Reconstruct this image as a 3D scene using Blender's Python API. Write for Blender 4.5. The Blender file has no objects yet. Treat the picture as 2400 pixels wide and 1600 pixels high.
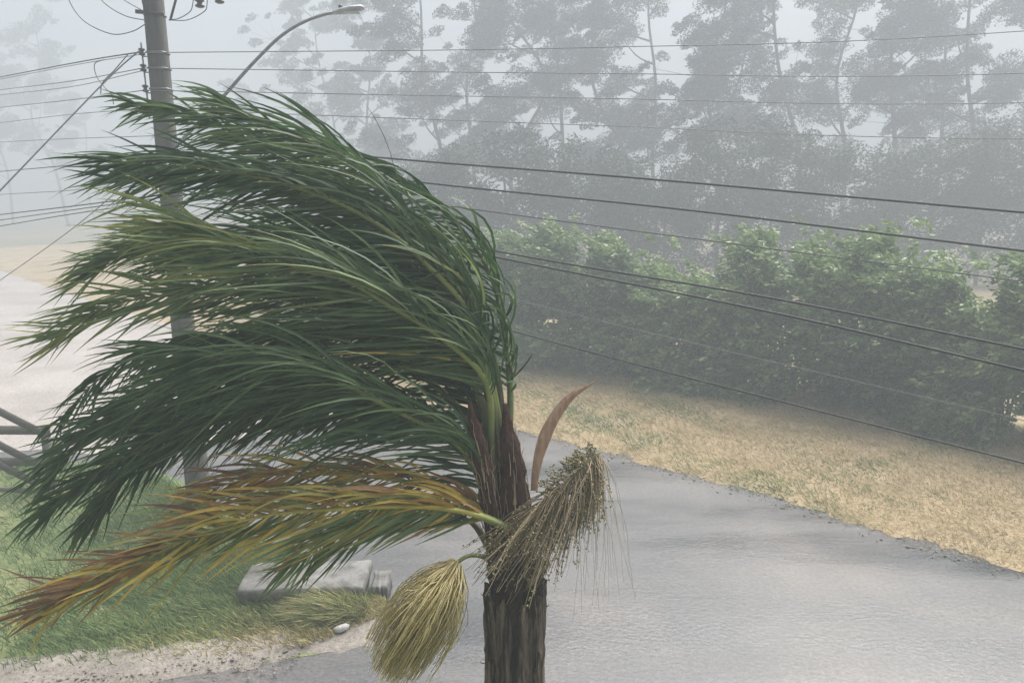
import bpy, math, random
import numpy as np
from math import sin, cos, pi, radians
from mathutils import Vector

# ------------------------------------------------------------------ camera, sky, light
scene = bpy.context.scene
C = scene.collection
H = 5.0                      # eye height: a first-floor window
FPX = 1733.0                 # focal length in photograph pixels (26 mm equivalent)
PITCH = radians(11.7)
cam_d = bpy.data.cameras.new('camera')
cam = bpy.data.objects.new('camera', cam_d); C.objects.link(cam)
cam.location = (0, 0, H); cam.rotation_euler = (pi/2 - PITCH, 0, 0)
cam_d.sensor_width = 36; cam_d.lens = 36*FPX/2400; cam_d.clip_end = 2000; cam_d.clip_start = 0.05
scene.camera = cam

SUN_EL, SUN_AZ = radians(58), radians(35)      # azimuth clockwise from +Y
w = bpy.data.worlds.new('World'); scene.world = w; w.use_nodes = True
nt = w.node_tree; nt.nodes.clear()
sky = nt.nodes.new('ShaderNodeTexSky'); sky.sky_type = 'NISHITA'; sky.sun_disc = False
sky.sun_elevation = SUN_EL; sky.sun_rotation = SUN_AZ; sky.air_density = 1.0; sky.dust_density = 4.0; sky.ozone_density = 1.0
hs = nt.nodes.new('ShaderNodeHueSaturation'); hs.inputs['Saturation'].default_value = 0.40
bg = nt.nodes.new('ShaderNodeBackground'); bg.inputs['Strength'].default_value = 0.055
wo = nt.nodes.new('ShaderNodeOutputWorld')
nt.links.new(sky.outputs[0], hs.inputs['Color']); nt.links.new(hs.outputs[0], bg.inputs[0]); nt.links.new(bg.outputs[0], wo.inputs[0])
sun_d = bpy.data.lights.new('sun', 'SUN'); sun_d.energy = 3.4; sun_d.angle = radians(60); sun_d.color = (1, .975, .94)
sun = bpy.data.objects.new('sun', sun_d); C.objects.link(sun)
sv = Vector((sin(SUN_AZ)*cos(SUN_EL), cos(SUN_AZ)*cos(SUN_EL), sin(SUN_EL)))
sun.rotation_euler = sv.to_track_quat('Z', 'Y').to_euler()
scene.view_settings.view_transform = 'Standard'; scene.view_settings.look = 'None'
scene.view_settings.exposure = 1.64; scene.view_settings.gamma = 1.0
scene.render.engine = 'CYCLES'
scene.cycles.use_denoising = True
scene.cycles.max_bounces = 8; scene.cycles.diffuse_bounces = 3; scene.cycles.glossy_bounces = 2
scene.cycles.transmission_bounces = 4; scene.cycles.transparent_max_bounces = 8; scene.cycles.volume_bounces = 3

rng = np.random.default_rng(7); random.seed(7)
RT = np.array([1, 0, 0.]); UP = np.array([0, sin(PITCH), cos(PITCH)]); FW = np.array([0, cos(PITCH), -sin(PITCH)])
EYE = np.array([0, 0, H])
def ray(px, py): return RT*(px-1200)/FPX + UP*(800-py)/FPX + FW
def at(px, py, d): return EYE + ray(px, py)*d               # a point seen there, d metres ahead
def atY(px, py, Y): r = ray(px, py); return EYE + r*(Y/r[1])
def onground(px, py): r = ray(px, py); return EYE + r*(H/-r[2])

# ------------------------------------------------------------------ helpers
def norm(v): v = np.asarray(v, float); return v/np.maximum(np.linalg.norm(v, axis=-1, keepdims=True), 1e-9)
class MB:
    def __init__(s): s.v = []; s.f = []; s.a = []; s.n = 0
    def add(s, v, f, a=0.5):
        v = np.asarray(v, float).reshape(-1, 3)
        s.v.append(v); s.a.append(np.full(len(v), a) if np.isscalar(a) else np.asarray(a, float))
        f = np.asarray(f) if not isinstance(f, np.ndarray) else f
        s.f.append(f + s.n); s.n += len(v)
        return s
    def addl(s, v, faces, a=0.5):                              # faces of mixed size
        v = np.asarray(v, float).reshape(-1, 3); s.v.append(v); s.a.append(np.full(len(v), a))
        for fc in faces: s.f.append(np.array([fc]) + s.n)
        s.n += len(v); return s
    def tube(s, pts, rad, k=8, a=0.5, cap=True, flat=1.0, up=None):
        pts = np.asarray(pts, float); n = len(pts)
        rad = np.full(n, rad) if np.isscalar(rad) else np.asarray(rad, float)
        t = norm(np.gradient(pts, axis=0))
        u0 = np.array([0, 0, 1.]) if up is None else np.asarray(up, float)
        if up is None and abs(t[0] @ u0) > .9: u0 = np.array([0, -1., 0])
        x = np.zeros_like(pts); x[0] = norm(np.cross(t[0], u0))
        for i in range(1, n):
            x[i] = norm(x[i-1] - t[i]*(x[i-1] @ t[i]))
        y = np.cross(x, t)
        an = np.linspace(0, 2*pi, k, endpoint=False)
        ring = (pts[:, None] + rad[:, None, None]*(np.cos(an)[None, :, None]*x[:, None] + flat*np.sin(an)[None, :, None]*y[:, None]))
        i = np.arange(n-1)[:, None]*k; j = np.arange(k)[None]; j2 = (np.arange(k)+1) % k
        q = np.stack([i+j, i+j2, i+k+j2, i+k+j], -1).reshape(-1, 4)
        av = a if np.isscalar(a) else np.repeat(a, k)
        s.add(ring.reshape(-1, 3), q, av)
        if cap:
            for r in (0, n-1): s.f.append(np.array([[s.n - n*k + r*k + m for m in (range(k) if r else range(k-1, -1, -1))]]))
        return s
    def box(s, c, size, R=None, a=0.5):
        v = np.array([[x, y, z] for x in (-.5, .5) for y in (-.5, .5) for z in (-.5, .5)])*np.asarray(size)
        if R is not None: v = v @ np.asarray(R).T
        f = np.array([[0, 1, 3, 2], [4, 6, 7, 5], [0, 4, 5, 1], [2, 3, 7, 6], [0, 2, 6, 4], [1, 5, 7, 3]])
        return s.add(v + np.asarray(c), f, a)
    def bar(s, p, q, wd, th, side):
        p = np.asarray(p, float); q = np.asarray(q, float); d = norm(q-p); sd = norm(np.asarray(side, float) - d*(d @ np.asarray(side))); u = np.cross(d, sd)
        return s.box((p+q)/2, (np.linalg.norm(q-p), th, wd), np.stack([d, sd, u], 1))
    def build(s, name, mat, parent=None, smooth=False, kind=None, label=None):
        me = bpy.data.meshes.new(name)
        v = np.concatenate(s.v); me.vertices.add(len(v)); me.vertices.foreach_set('co', v.ravel())
        lt = np.concatenate([np.full(len(f), f.shape[1]) for f in s.f]); li = np.concatenate([f.ravel() for f in s.f])
        me.loops.add(len(li)); me.polygons.add(len(lt))
        me.loops.foreach_set('vertex_index', li.astype(np.int32))
        me.polygons.foreach_set('loop_start', np.concatenate([[0], np.cumsum(lt)[:-1]]).astype(np.int32))
        if smooth: me.polygons.foreach_set('use_smooth', np.ones(len(lt), bool))
        me.update(calc_edges=True); me.validate()
        if len(me.vertices) == len(v):
            at_ = me.attributes.new('tint', 'FLOAT', 'POINT'); at_.data.foreach_set('value', np.concatenate(s.a).astype(np.float32))
        me.materials.append(mat)
        o = bpy.data.objects.new(name, me); C.objects.link(o)
        if parent: o.parent = parent; o.matrix_parent_inverse = parent.matrix_basis.inverted()
        if kind: o['kind'] = kind
        if label: o['label'] = label
        return o
def thing(name, loc, label, cat, group=None):
    o = bpy.data.objects.new(name, None); C.objects.link(o); o.location = tuple(loc); o.empty_display_size = .2
    return tag(o, label, cat, group)
def tag(o, label, cat, group=None):
    o['label'] = label; o['category'] = cat
    if group: o['group'] = group
    return o
def spline(pts, n):
    """Catmull-Rom through the points, n samples evenly along it"""
    P = np.asarray(pts, float); P = np.vstack([2*P[0]-P[1], P, 2*P[-1]-P[-2]])
    out = []
    for i in range(1, len(P)-2):
        t = np.linspace(0, 1, 24, endpoint=False)[:, None]
        a, b, c, d = P[i-1], P[i], P[i+1], P[i+2]
        out.append(.5*((2*b) + (c-a)*t + (2*a-5*b+4*c-d)*t**2 + (-a+3*b-3*c+d)*t**3))
    out = np.vstack(out + [P[-2][None]])
    L = np.concatenate([[0], np.cumsum(np.linalg.norm(np.diff(out, axis=0), axis=1))])
    q = np.linspace(0, L[-1], n)
    return np.stack([np.interp(q, L, out[:, k]) for k in range(out.shape[1])], 1)

# ------------------------------------------------------------------ materials
def principled(name, rough=.6, spec=.5):
    m = bpy.data.materials.new(name); m.use_nodes = True
    b = m.node_tree.nodes['Principled BSDF']; b.inputs['Roughness'].default_value = rough
    b.inputs['Specular IOR Level'].default_value = spec
    return m, m.node_tree, b
def ramp(t, stops):
    r = t.nodes.new('ShaderNodeValToRGB'); e = r.color_ramp.elements
    while len(e) < len(stops): e.new(.5)
    for el, (p, c) in zip(e, stops): el.position = p; el.color = (*c, 1)
    return r
def noise(t, scale, detail=4, rough=.6, coord=None, vec=None):
    n = t.nodes.new('ShaderNodeTexNoise'); n.inputs['Scale'].default_value = scale; n.inputs['Detail'].default_value = detail
    n.inputs['Roughness'].default_value = rough
    if vec is not None: t.links.new(vec, n.inputs['Vector'])
    else:
        tc = t.nodes.new('ShaderNodeTexCoord'); t.links.new(tc.outputs['Object'], n.inputs['Vector'])
    return n
def mapped(t, scale, rotz=0, out='Object'):
    tc = t.nodes.new('ShaderNodeTexCoord'); mp = t.nodes.new('ShaderNodeMapping')
    mp.inputs['Scale'].default_value = scale; mp.inputs['Rotation'].default_value = (0, 0, rotz)
    t.links.new(tc.outputs[out], mp.inputs['Vector']); return mp.outputs[0]
def bump(t, b, fac, strength, dist):
    bp = t.nodes.new('ShaderNodeBump'); bp.inputs['Strength'].default_value = strength; bp.inputs['Distance'].default_value = dist
    t.links.new(fac, bp.inputs['Height']); t.links.new(bp.outputs[0], b.inputs['Normal'])
def mixc(t, fac, a, b, mode='MIX'):
    m = t.nodes.new('ShaderNodeMix'); m.data_type = 'RGBA'; m.blend_type = mode
    for sock, v in ((m.inputs[0], fac), (m.inputs[6], a), (m.inputs[7], b)):
        if hasattr(v, 'is_linked'): t.links.new(v, sock)
        else: sock.default_value = v if not isinstance(v, tuple) else (*v, 1)
    return m.outputs[2]
def leaf_mat(name, stops, rough=.42, spec=.4, trans=.25, var=.25, vscale=3.0):
    m, t, b = principled(name, rough, spec)
    at_ = t.nodes.new('ShaderNodeAttribute'); at_.attribute_name = 'tint'
    r = ramp(t, stops); t.links.new(at_.outputs['Fac'], r.inputs[0])
    n = noise(t, vscale, 3); mm = t.nodes.new('ShaderNodeMapRange'); mm.inputs[1].default_value = .3; mm.inputs[2].default_value = .7
    mm.inputs[3].default_value = 1-var; mm.inputs[4].default_value = 1+var; t.links.new(n.outputs['Fac'], mm.inputs[0])
    hsv = t.nodes.new('ShaderNodeHueSaturation'); t.links.new(r.outputs[0], hsv.inputs['Color']); t.links.new(mm.outputs[0], hsv.inputs['Value'])
    t.links.new(hsv.outputs[0], b.inputs['Base Color'])
    if trans:
        tr = t.nodes.new('ShaderNodeBsdfTranslucent'); t.links.new(hsv.outputs[0], tr.inputs['Color'])
        mx = t.nodes.new('ShaderNodeMixShader'); mx.inputs[0].default_value = trans
        t.links.new(b.outputs[0], mx.inputs[1]); t.links.new(tr.outputs[0], mx.inputs[2])
        t.links.new(mx.outputs[0], t.nodes['Material Output'].inputs['Surface'])
    return m
def plain(name, c1, c2, scale=8, rough=.6, bmp=.2, dist=.01, spec=.5, stretch=None, metal=0):
    m, t, b = principled(name, rough, spec)
    vec = mapped(t, stretch) if stretch else None
    n = noise(t, scale, 6, .65, vec=vec); r = ramp(t, [(.3, c1), (.7, c2)]); t.links.new(n.outputs['Fac'], r.inputs[0])
    t.links.new(r.outputs[0], b.inputs['Base Color']); b.inputs['Metallic'].default_value = metal
    n2 = noise(t, scale*6, 4, .6, vec=vec)
    if bmp: bump(t, b, n2.outputs['Fac'], bmp, dist)
    return m
M = {}
# palm leaflets: 0 deep green darkened as shade between fronds .. .45 fresh green .. .6 olive .. .75 golden .. .9 rust brown .. 1 dead grey brown
M['palm'] = leaf_mat('palm_leaf', [(0, (.012, .034, .016)), (.2, (.048, .098, .034)), (.42, (.15, .215, .085)), (.58, (.24, .25, .07)),
                                   (.72, (.62, .44, .085)), (.86, (.40, .215, .08)), (1, (.17, .095, .05))], .46, .42, .3, .35, 7)
M['rachis'] = leaf_mat('palm_rachis', [(0, (.07, .045, .03)), (.3, (.10, .13, .04)), (.6, (.22, .25, .06)), (1, (.42, .34, .07))], .4, .5, 0, .25, 9)
M['bark'] = plain('palm_bark', (.012, .008, .008), (.085, .06, .052), 7, .75, .9, .03, .3, (4, 4, .6))
M['boot'] = plain('palm_boot', (.014, .009, .008), (.25, .185, .16), 5, .7, .8, .02, .3, (5, 5, .5))
for el, p_ in zip(next(n_ for n_ in M['boot'].node_tree.nodes if n_.type == 'VALTORGB').color_ramp.elements, (.42, .62)): el.position = p_
M['sheath'] = plain('palm_sheath', (.022, .013, .011), (.12, .055, .04), 7, .8, .9, .02, .25, (6, 6, .8))
M['spathe'] = plain('palm_spathe', (.24, .125, .085), (.48, .32, .215), 6, .5, .3, .004, .4, (8, 8, .7))
M['strand'] = leaf_mat('fruit_strand', [(0, (.16, .13, .07)), (.5, (.42, .33, .21)), (1, (.60, .47, .35))], .6, .3, .2, .25, 8)
M['fruit'] = leaf_mat('palm_fruit', [(0, (.09, .085, .035)), (.5, (.19, .17, .07)), (1, (.32, .27, .13))], .4, .5, 0, .2, 8)
M['flower'] = leaf_mat('flower_strand', [(0, (.50, .40, .17)), (.5, (.76, .66, .35)), (1, (.88, .80, .52))], .6, .3, .35, .2, 8)
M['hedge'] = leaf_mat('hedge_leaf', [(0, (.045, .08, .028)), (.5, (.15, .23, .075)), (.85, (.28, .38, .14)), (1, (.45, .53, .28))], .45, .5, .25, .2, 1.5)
M['euc'] = leaf_mat('eucalyptus_leaf', [(0, (.012, .022, .013)), (.6, (.03, .05, .027)), (1, (.06, .085, .045))], .5, .4, .2, .2, .6)
M['stem'] = plain('woody_stem', (.05, .04, .032), (.14, .115, .09), 6, .8, .5, .02, .3, (3, 3, .5))
M['grass'] = leaf_mat('grass_blade', [(0, (.065, .13, .04)), (.35, (.16, .23, .07)), (.6, (.36, .31, .13)), (.8, (.56, .445, .27)), (1, (.70, .565, .375))], .65, .25, .2, .2, 1.2)
M['concrete'] = plain('pole_concrete', (.075, .069, .062), (.145, .134, .12), 3, .8, .4, .01, .3, (3, 3, .35))
M['slab'] = plain('slab_concrete', (.05, .046, .04), (.25, .24, .225), 5, .6, .5, .01, .4)
M['metal'] = plain('galvanised_metal', (.16, .165, .17), (.30, .31, .32), 14, .45, .15, .003, .5, None, .5)
M['dark'] = plain('dark_porcelain', (.035, .03, .032), (.075, .06, .06), 10, .3, .1, .003, .5)
M['lampshell'] = plain('lamp_shell', (.33, .35, .37), (.48, .50, .52), 9, .4, .1, .003, .5)
M['lens'] = plain('lamp_lens', (.55, .57, .58), (.62, .64, .65), 9, .2, .0, .003, .5)
M['wire'] = plain('cable_black', (.014, .014, .015), (.03, .03, .03), 20, .5, 0, .01, .4)
M['alu'] = plain('cable_aluminium', (.09, .092, .095), (.16, .16, .165), 20, .45, 0, .01, .5)
M['line'] = plain('line_wire_grey', (.16, .165, .17), (.26, .265, .27), 20, .45, 0, .01, .5)
M['wood'] = plain('weathered_wood', (.08, .068, .06), (.17, .148, .132), 5, .75, .5, .006, .3, (.6, 4, 4))
M['stone'] = plain('pale_stone', (.42, .41, .39), (.68, .66, .63), 14, .7, .6, .01, .4)
def road_mat():
    m, t, b = principled('wet_asphalt', .35, .5)
    a = radians(-41)
    streak = noise(t, .55, 4, .6, vec=mapped(t, (.22, 1.3, 1), -a)); fine = noise(t, 26, 5, .7); patch = noise(t, .35, 4, .6)
    grit = noise(t, 130, 2, .5)
    r1 = ramp(t, [(.3, (.068, .07, .073)), (.72, (.135, .13, .128))]); t.links.new(streak.outputs['Fac'], r1.inputs[0])
    r2 = ramp(t, [(.45, (0, 0, 0)), (.75, (.55, .55, .55))]); t.links.new(patch.outputs['Fac'], r2.inputs[0])
    c = mixc(t, r2.outputs[0], r1.outputs[0], (.25, .21, .185))
    r3 = ramp(t, [(.3, (.66, .66, .66)), (.7, (1.25, 1.25, 1.25))]); t.links.new(grit.outputs['Fac'], r3.inputs[0])
    cell = noise(t, 19, 4, .6, vec=mapped(t, (1, 1.4, 1), radians(12))); r4 = ramp(t, [(.34, (.70, .70, .71)), (.62, (1.15, 1.14, 1.13))]); t.links.new(cell.outputs['Fac'], r4.inputs[0])
    c = mixc(t, 1.0, c, r4.outputs[0], 'MULTIPLY')
    t.links.new(mixc(t, 1.0, c, r3.outputs[0], 'MULTIPLY'), b.inputs['Base Color'])
    rr = t.nodes.new('ShaderNodeMapRange'); rr.inputs[1].default_value = .35; rr.inputs[2].default_value = .65; rr.inputs[3].default_value = .16; rr.inputs[4].default_value = .5
    t.links.new(streak.outputs['Fac'], rr.inputs[0]); t.links.new(rr.outputs[0], b.inputs['Roughness'])
    rip = noise(t, 14, 3, .55, vec=mapped(t, (1, 1.3, 1), radians(12)))
    ad = t.nodes.new('ShaderNodeMath'); ad.operation = 'ADD'; t.links.new(rip.outputs['Fac'], ad.inputs[0]); 
    ml = t.nodes.new('ShaderNodeMath'); ml.operation = 'MULTIPLY'; ml.inputs[1].default_value = .5
    t.links.new(fine.outputs['Fac'], ml.inputs[0]); t.links.new(ml.outputs[0], ad.inputs[1])
    bump(t, b, ad.outputs[0], .36, .009)
    return m
def soil_mat(name, cols, sc=.8, attr=True):
    m, t, b = principled(name, .85, .25)
    n = noise(t, sc, 5, .6); n2 = noise(t, 22, 4, .7)
    r = ramp(t, cols); t.links.new(n.outputs['Fac'], r.inputs[0])
    r3 = ramp(t, [(.25, (.6, .6, .6)), (.75, (1.3, 1.3, 1.3))]); t.links.new(n2.outputs['Fac'], r3.inputs[0])
    t.links.new(mixc(t, 1.0, r.outputs[0], r3.outputs[0], 'MULTIPLY'), b.inputs['Base Color'])
    bump(t, b, n2.outputs['Fac'], .8, .03)
    return m
M['road'] = road_mat()
M['dry'] = soil_mat('dry_verge', [(.3, (.25, .20, .11)), (.5, (.38, .29, .17)), (.7, (.46, .35, .22))])
M['green'] = soil_mat('green_verge', [(.3, (.11, .16, .06)), (.55, (.20, .22, .09)), (.72, (.34, .29, .16))])
M['ground'] = soil_mat('open_ground', [(.3, (.16, .15, .09)), (.6, (.25, .21, .13)), (.75, (.30, .25, .17))], .12)
M['dirt'] = soil_mat('pale_wet_dirt', [(.3, (.33, .29, .265)), (.55, (.43, .385, .355)), (.75, (.50, .455, .425))], .5)
M['dirt'].node_tree.nodes['Principled BSDF'].inputs['Roughness'].default_value = .5
M['gravel'] = soil_mat('wet_gravel', [(.3, (.20, .18, .155)), (.6, (.30, .265, .23)), (.75, (.38, .34, .295))], 2)

# ------------------------------------------------------------------ ground, road, verges
def sheet(name, verts, faces, mat, kind='structure'):
    o = MB().addl(verts, faces).build(name, mat); o['kind'] = kind; return o
sheet('ground', [(-240, -30, 0), (240, -30, 0), (240, 240, 0), (-240, 240, 0)], [(0, 1, 2, 3)], M['ground'])
def lerp_poly(P, u):
    P = np.asarray(P, float); k = np.linspace(0, 1, len(P)); return np.stack([np.interp(u, k, P[:, 0]), np.interp(u, k, P[:, 1])], -1)
def dense(P, step):
    """even samples along a polyline"""
    P = np.asarray(P, float); L = np.concatenate([[0], np.cumsum(np.linalg.norm(np.diff(P, axis=0), axis=1))])
    q = np.linspace(0, L[-1], int(L[-1]/step)+2); return np.stack([np.interp(q, L, P[:, 0]), np.interp(q, L, P[:, 1])], 1)
def wob(x, y, s=1.0, ph=0.0):
    return (np.sin(1.7*s*x+.9*s*y+ph)+np.sin(2.9*s*y-1.3*s*x+1.7+ph)+.6*np.sin(5.3*s*x+4.1*s*y+.4+2*ph)+.5*np.sin(9.1*s*y-6.7*s*x+2.2+ph))/3.1

EDGE_R = [(30, -12.5), (15, 1.4), (6.8, 9.0), (4.2, 11.5), (1.8, 13.55), (.7, 14.45), (-2.2, 17), (-8, 22.5), (-20, 34), (-60, 74), (-110, 124)]
EDGE_L = [(-1.45, 8.05), (-3.2, 9.4), (-6.4, 13.1), (-14, 20.3), (-26, 32), (-66, 72), (-118, 120)]
NEAR_L = [(-1.45, 7.85), (-2.3, 7.2), (-5.3, 6.75), (-12, 6.2), (-24, 5.6), (-60, 4), (-118, 2)]
# road: one sheet across the junction
er = dense(EDGE_R, 1.5)
road = MB(); back = er + np.array([.6, .6])
n = len(back); nearside = np.stack([np.linspace(12, -118, n), np.linspace(-14, 0, n)], 1)
rows = 24; V = np.concatenate([(back*(1-k/rows) + nearside*(k/rows)) for k in range(rows+1)])
V = np.concatenate([V, np.full((len(V), 1), .004)], 1)
i = np.arange(rows)[:, None]*n + np.arange(n-1)[None]; q = np.stack([i, i+n, i+n+1, i+1], -1).reshape(-1, 4)
road.add(V, q); o = road.build('road', M['road']); o['kind'] = 'structure'

def strip(A, B, na, nb, hfun, ragA=0, ragB=0):
    """grid between two polylines, ragged at each edge; returns verts, faces"""
    u = np.linspace(0, 1, na)
    a = spline(np.asarray(A), na); b = spline(np.asarray(B), na)
    dirn = norm(b-a)
    a = a + dirn*(ragA*(wob(a[:, 0]*1.3, a[:, 1]*1.3, 2.3)+.6*wob(a[:, 0], a[:, 1], 7))[:, None])
    b = b + dirn*(ragB*(wob(b[:, 0]*1.3, b[:, 1]*1.3, 2.3)+.6*wob(b[:, 0], b[:, 1], 7))[:, None])
    v = np.linspace(0, 1, nb)**1.35
    P = a[:, None]*(1-v)[None, :, None] + b[:, None]*v[None, :, None]
    z = hfun(P[..., 0], P[..., 1], v[None, :]*np.ones((na, 1)), np.linalg.norm(b-a, axis=1)[:, None]*v[None])
    P3 = np.concatenate([P, z[..., None]], -1).reshape(-1, 3)
    i = np.arange(na-1)[:, None]*nb + np.arange(nb-1)[None]
    return P3, np.stack([i, i+nb, i+nb+1, i+1], -1).reshape(-1, 4)
EDGE_V = [(15, 1.4), (10.5, 5.6), (6.8, 9.0), (4.2, 11.5), (1.8, 13.55), (.7, 14.45), (-2.2, 17), (-8, 22.5), (-20, 34), (-45, 59)]
BACK_V = [(34, 24), (31, 28), (27, 32), (24, 36), (20, 39), (18, 42), (15, 45), (8, 50), (-5, 60), (-25, 80)]
def hz(x, y, v, d): return .008 + .055*np.clip(d/.6, 0, 1) + .05*wob(x, y, .9)*np.clip(d/1.2, 0, 1) + .028*np.clip(d-1, 0, 5)
P3, q = strip(EDGE_V, BACK_V, 700, 60, hz, .16)
o = MB().add(P3, q).build('dry_grass_verge', M['dry'], smooth=True); o['kind'] = 'structure'
VERGE_R = spline(EDGE_V, 400)
ISL_A = [(-1.45, 7.9), (-2.3, 7.2), (-5.3, 6.75), (-12, 6.2), (-24, 5.6), (-50, 4.6)]
ISL_B = [(-1.55, 8.15), (-3.2, 9.4), (-6.6, 12.6), (-13, 13.3), (-26, 13.8), (-50, 14)]
def hl(x, y, v, d): return .008 + .09*np.clip((d-.35)/.9, 0, 1)*np.clip((1-v)*7, 0, 1) + .045*wob(x, y, 1.1)*np.clip(d/1.5, 0, 1)*np.clip((1-v)*6, 0, 1)
P3, q = strip(ISL_A, ISL_B, 300, 60, hl, .10, .08)
o = MB().add(P3, q).build('green_grass_verge', M['green'], smooth=True); o['kind'] = 'structure'
lot_a = [(-2.6, 17.6), (-4.4, 15.6), (-7, 13.6), (-14, 13.9), (-30, 14.2), (-110, 15)]; lot_b = [(-3.4, 18.6), (-8, 22.8), (-20, 34.2), (-45, 59), (-80, 94), (-118, 130)]
P3, q = strip(lot_a, lot_b, 160, 60, lambda x, y, v, d: .010+.012*(wob(x, y, .35)+1)*np.clip(d/1.5, 0, 1)*np.clip((1-v)*12, 0, 1), .25, .1)
o = MB().add(P3, q).build('dirt_lot', M['dirt'], smooth=True); o['kind'] = 'structure'
# gravel shoulder along the near edge of the left verge
A = [(x-.0, y-.34) for x, y in ISL_A[1:5]]; A[0] = (-1.55, 7.45); B = [(x, y+.42) for x, y in ISL_A[1:5]]; B[0] = (-1.5, 8.0)
P3, q = strip(A, B, 200, 8, lambda x, y, v, d: .006+.062*np.clip(v*1.6, 0, 1)*np.clip((1-v)*6+.35, 0, 1)+.006*wob(x, y, 9), .12, .1)
o = MB().add(P3, q).build('gravel_shoulder', M['gravel'], smooth=True); o['kind'] = 'structure'
# the yard the palm grows in, below the window
P3, q = strip([(-14, -6), (14, -6)], [(-14, 4.9), (14, 4.9)], 60, 20, lambda x, y, v, d: .05+.02*wob(x, y, 1.2))
o = MB().add(P3, q).build('yard', M['green'], smooth=True); o['kind'] = 'structure'

def blades(name, pts, z, length, tint, lean, label, cat, wid=.006, spread=.5):
    n = len(pts); base = np.column_stack([pts, z])
    d = norm(np.column_stack([-lean + spread*rng.normal(size=n), spread*.8*rng.normal(size=n), np.abs(.9+.35*rng.normal(size=n))]))
    sd = norm(np.cross(d, rng.normal(size=(n, 3))))*wid
    mid = base + d*length[:, None]*.55
    d2 = norm(d + np.column_stack([-.55*np.ones(n), rng.normal(size=n)*.15, -.25*np.ones(n)]))
    tip = mid + d2*length[:, None]*.5
    v = np.stack([base-sd, base+sd, mid+sd*.7, mid-sd*.7, tip], 1).reshape(-1, 3)
    k = np.arange(n)[:, None]*5
    m = MB(); m.add(v, k+np.array([[0, 1, 2, 3]]), np.repeat(tint, 5)); m.f.append(k+np.array([[3, 2, 4]]))
    o = m.build(name, M['grass']); o['kind'] = 'stuff'; o['label'] = label; o['category'] = cat; return o
# dry grass on the right verge
e0 = VERGE_R
def verge_pts(n, dmin, dmax, Y0=1, Y1=24, power=1.0):
    out = []
    i = rng.integers(0, len(e0)-1, n*3); f = rng.random(n*3)[:, None]
    p = e0[i]*(1-f) + e0[i+1]*f
    d = dmin + (dmax-dmin)*rng.random(n*3)**power
    nrm = np.array([.66, .75]); p = p + nrm*d[:, None] + rng.normal(size=p.shape)*.15
    k = (p[:, 1] > Y0) & (p[:, 1] < Y1); return p[k][:n], d[k][:n]
p, d = verge_pts(150000, .02, 6.2, 5)
pat = wob(p[:, 0], p[:, 1], .45) + .6*wob(p[:, 0], p[:, 1], 1.5, 1.3)
tint = np.clip(.77 - .55*np.clip(pat+.08, 0, 1.2) + .15*rng.normal(size=len(p)) + .06*(d < .5), 0.05, 1)
zz = hz(p[:, 0], p[:, 1], 0, d) - .012; clump = np.clip(wob(p[:, 0], p[:, 1], 3.1, .7), 0, 1)
blades('dry_grass', p, zz, .04+(.09+.12*clump)*rng.random(len(p))**1.4, tint, .9, 'short dry straw coloured grass on the verge below the hedge', 'grass', .006)
# green grass on the left verge
def tri_pts(n):
    u = rng.random(n)**1.7; v = rng.random(n)
    a = lerp_poly(ISL_A[:4], u); b = lerp_poly(ISL_B[:4], u); return a*(1-v)[:, None] + b*v[:, None], v
p, v = tri_pts(120000)
dn = p[:, 1] - np.interp(p[:, 0], [x for x, y in ISL_A[:4]][::-1], [y for x, y in ISL_A[:4]][::-1])
keep = (dn > .05) & ((dn > .55) | (rng.random(len(p)) < dn*1.3)); p = p[keep]; dn = dn[keep]; v = v[keep]
pat = wob(p[:, 0], p[:, 1], .8, .5)
dry = np.clip(1.05 - dn/1.25, 0, 1)*np.clip((p[:, 0]+6.5)/3.5, .25, 1)
tint = np.clip(.14 + .55*dry + .12*pat + .10*rng.normal(size=len(p)), 0, 1)
ln = (.07+.17*rng.random(len(p))**1.6)*(1.15-.6*dry)*(1+.5*np.clip(pat, 0, 1))
blades('green_grass', p, np.full(len(p), .05), ln, tint, .55, 'tufted green grass on the verge left of the palm', 'grass', .006)
# gravel bits and chips along both road edges
m = MB(); ico = np.array([[1, 0, 0], [-1, 0, 0], [0, 1, 0], [0, -1, 0], [0, 0, .7], [0, 0, -.7]]); icf = np.array([[0, 2, 4], [2, 1, 4], [1, 3, 4], [3, 0, 4], [2, 0, 5], [1, 2, 5], [3, 1, 5], [0, 3, 5]])
gp, gd = verge_pts(1500, -.22, .12, 5)
for x, y in gp: m.add((ico*(1+.35*rng.normal(size=ico.shape)))*(.008+.02*rng.random()**3)+[x, y, .014], icf, rng.random())
for k in range(1300):
    t_ = rng.random(); x, y = lerp_poly(ISL_A[1:4], t_); y += rng.normal()*.22
    m.add((ico*(1+.35*rng.normal(size=ico.shape)))*(.008+.016*rng.random()**3)+[x, y-.05, .04], icf, rng.random())
o = m.build('gravel_chips', M['gravel']); o['kind'] = 'stuff'; o['label'] = 'scattered gravel chips along the asphalt edges'; o['category'] = 'gravel'

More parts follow.
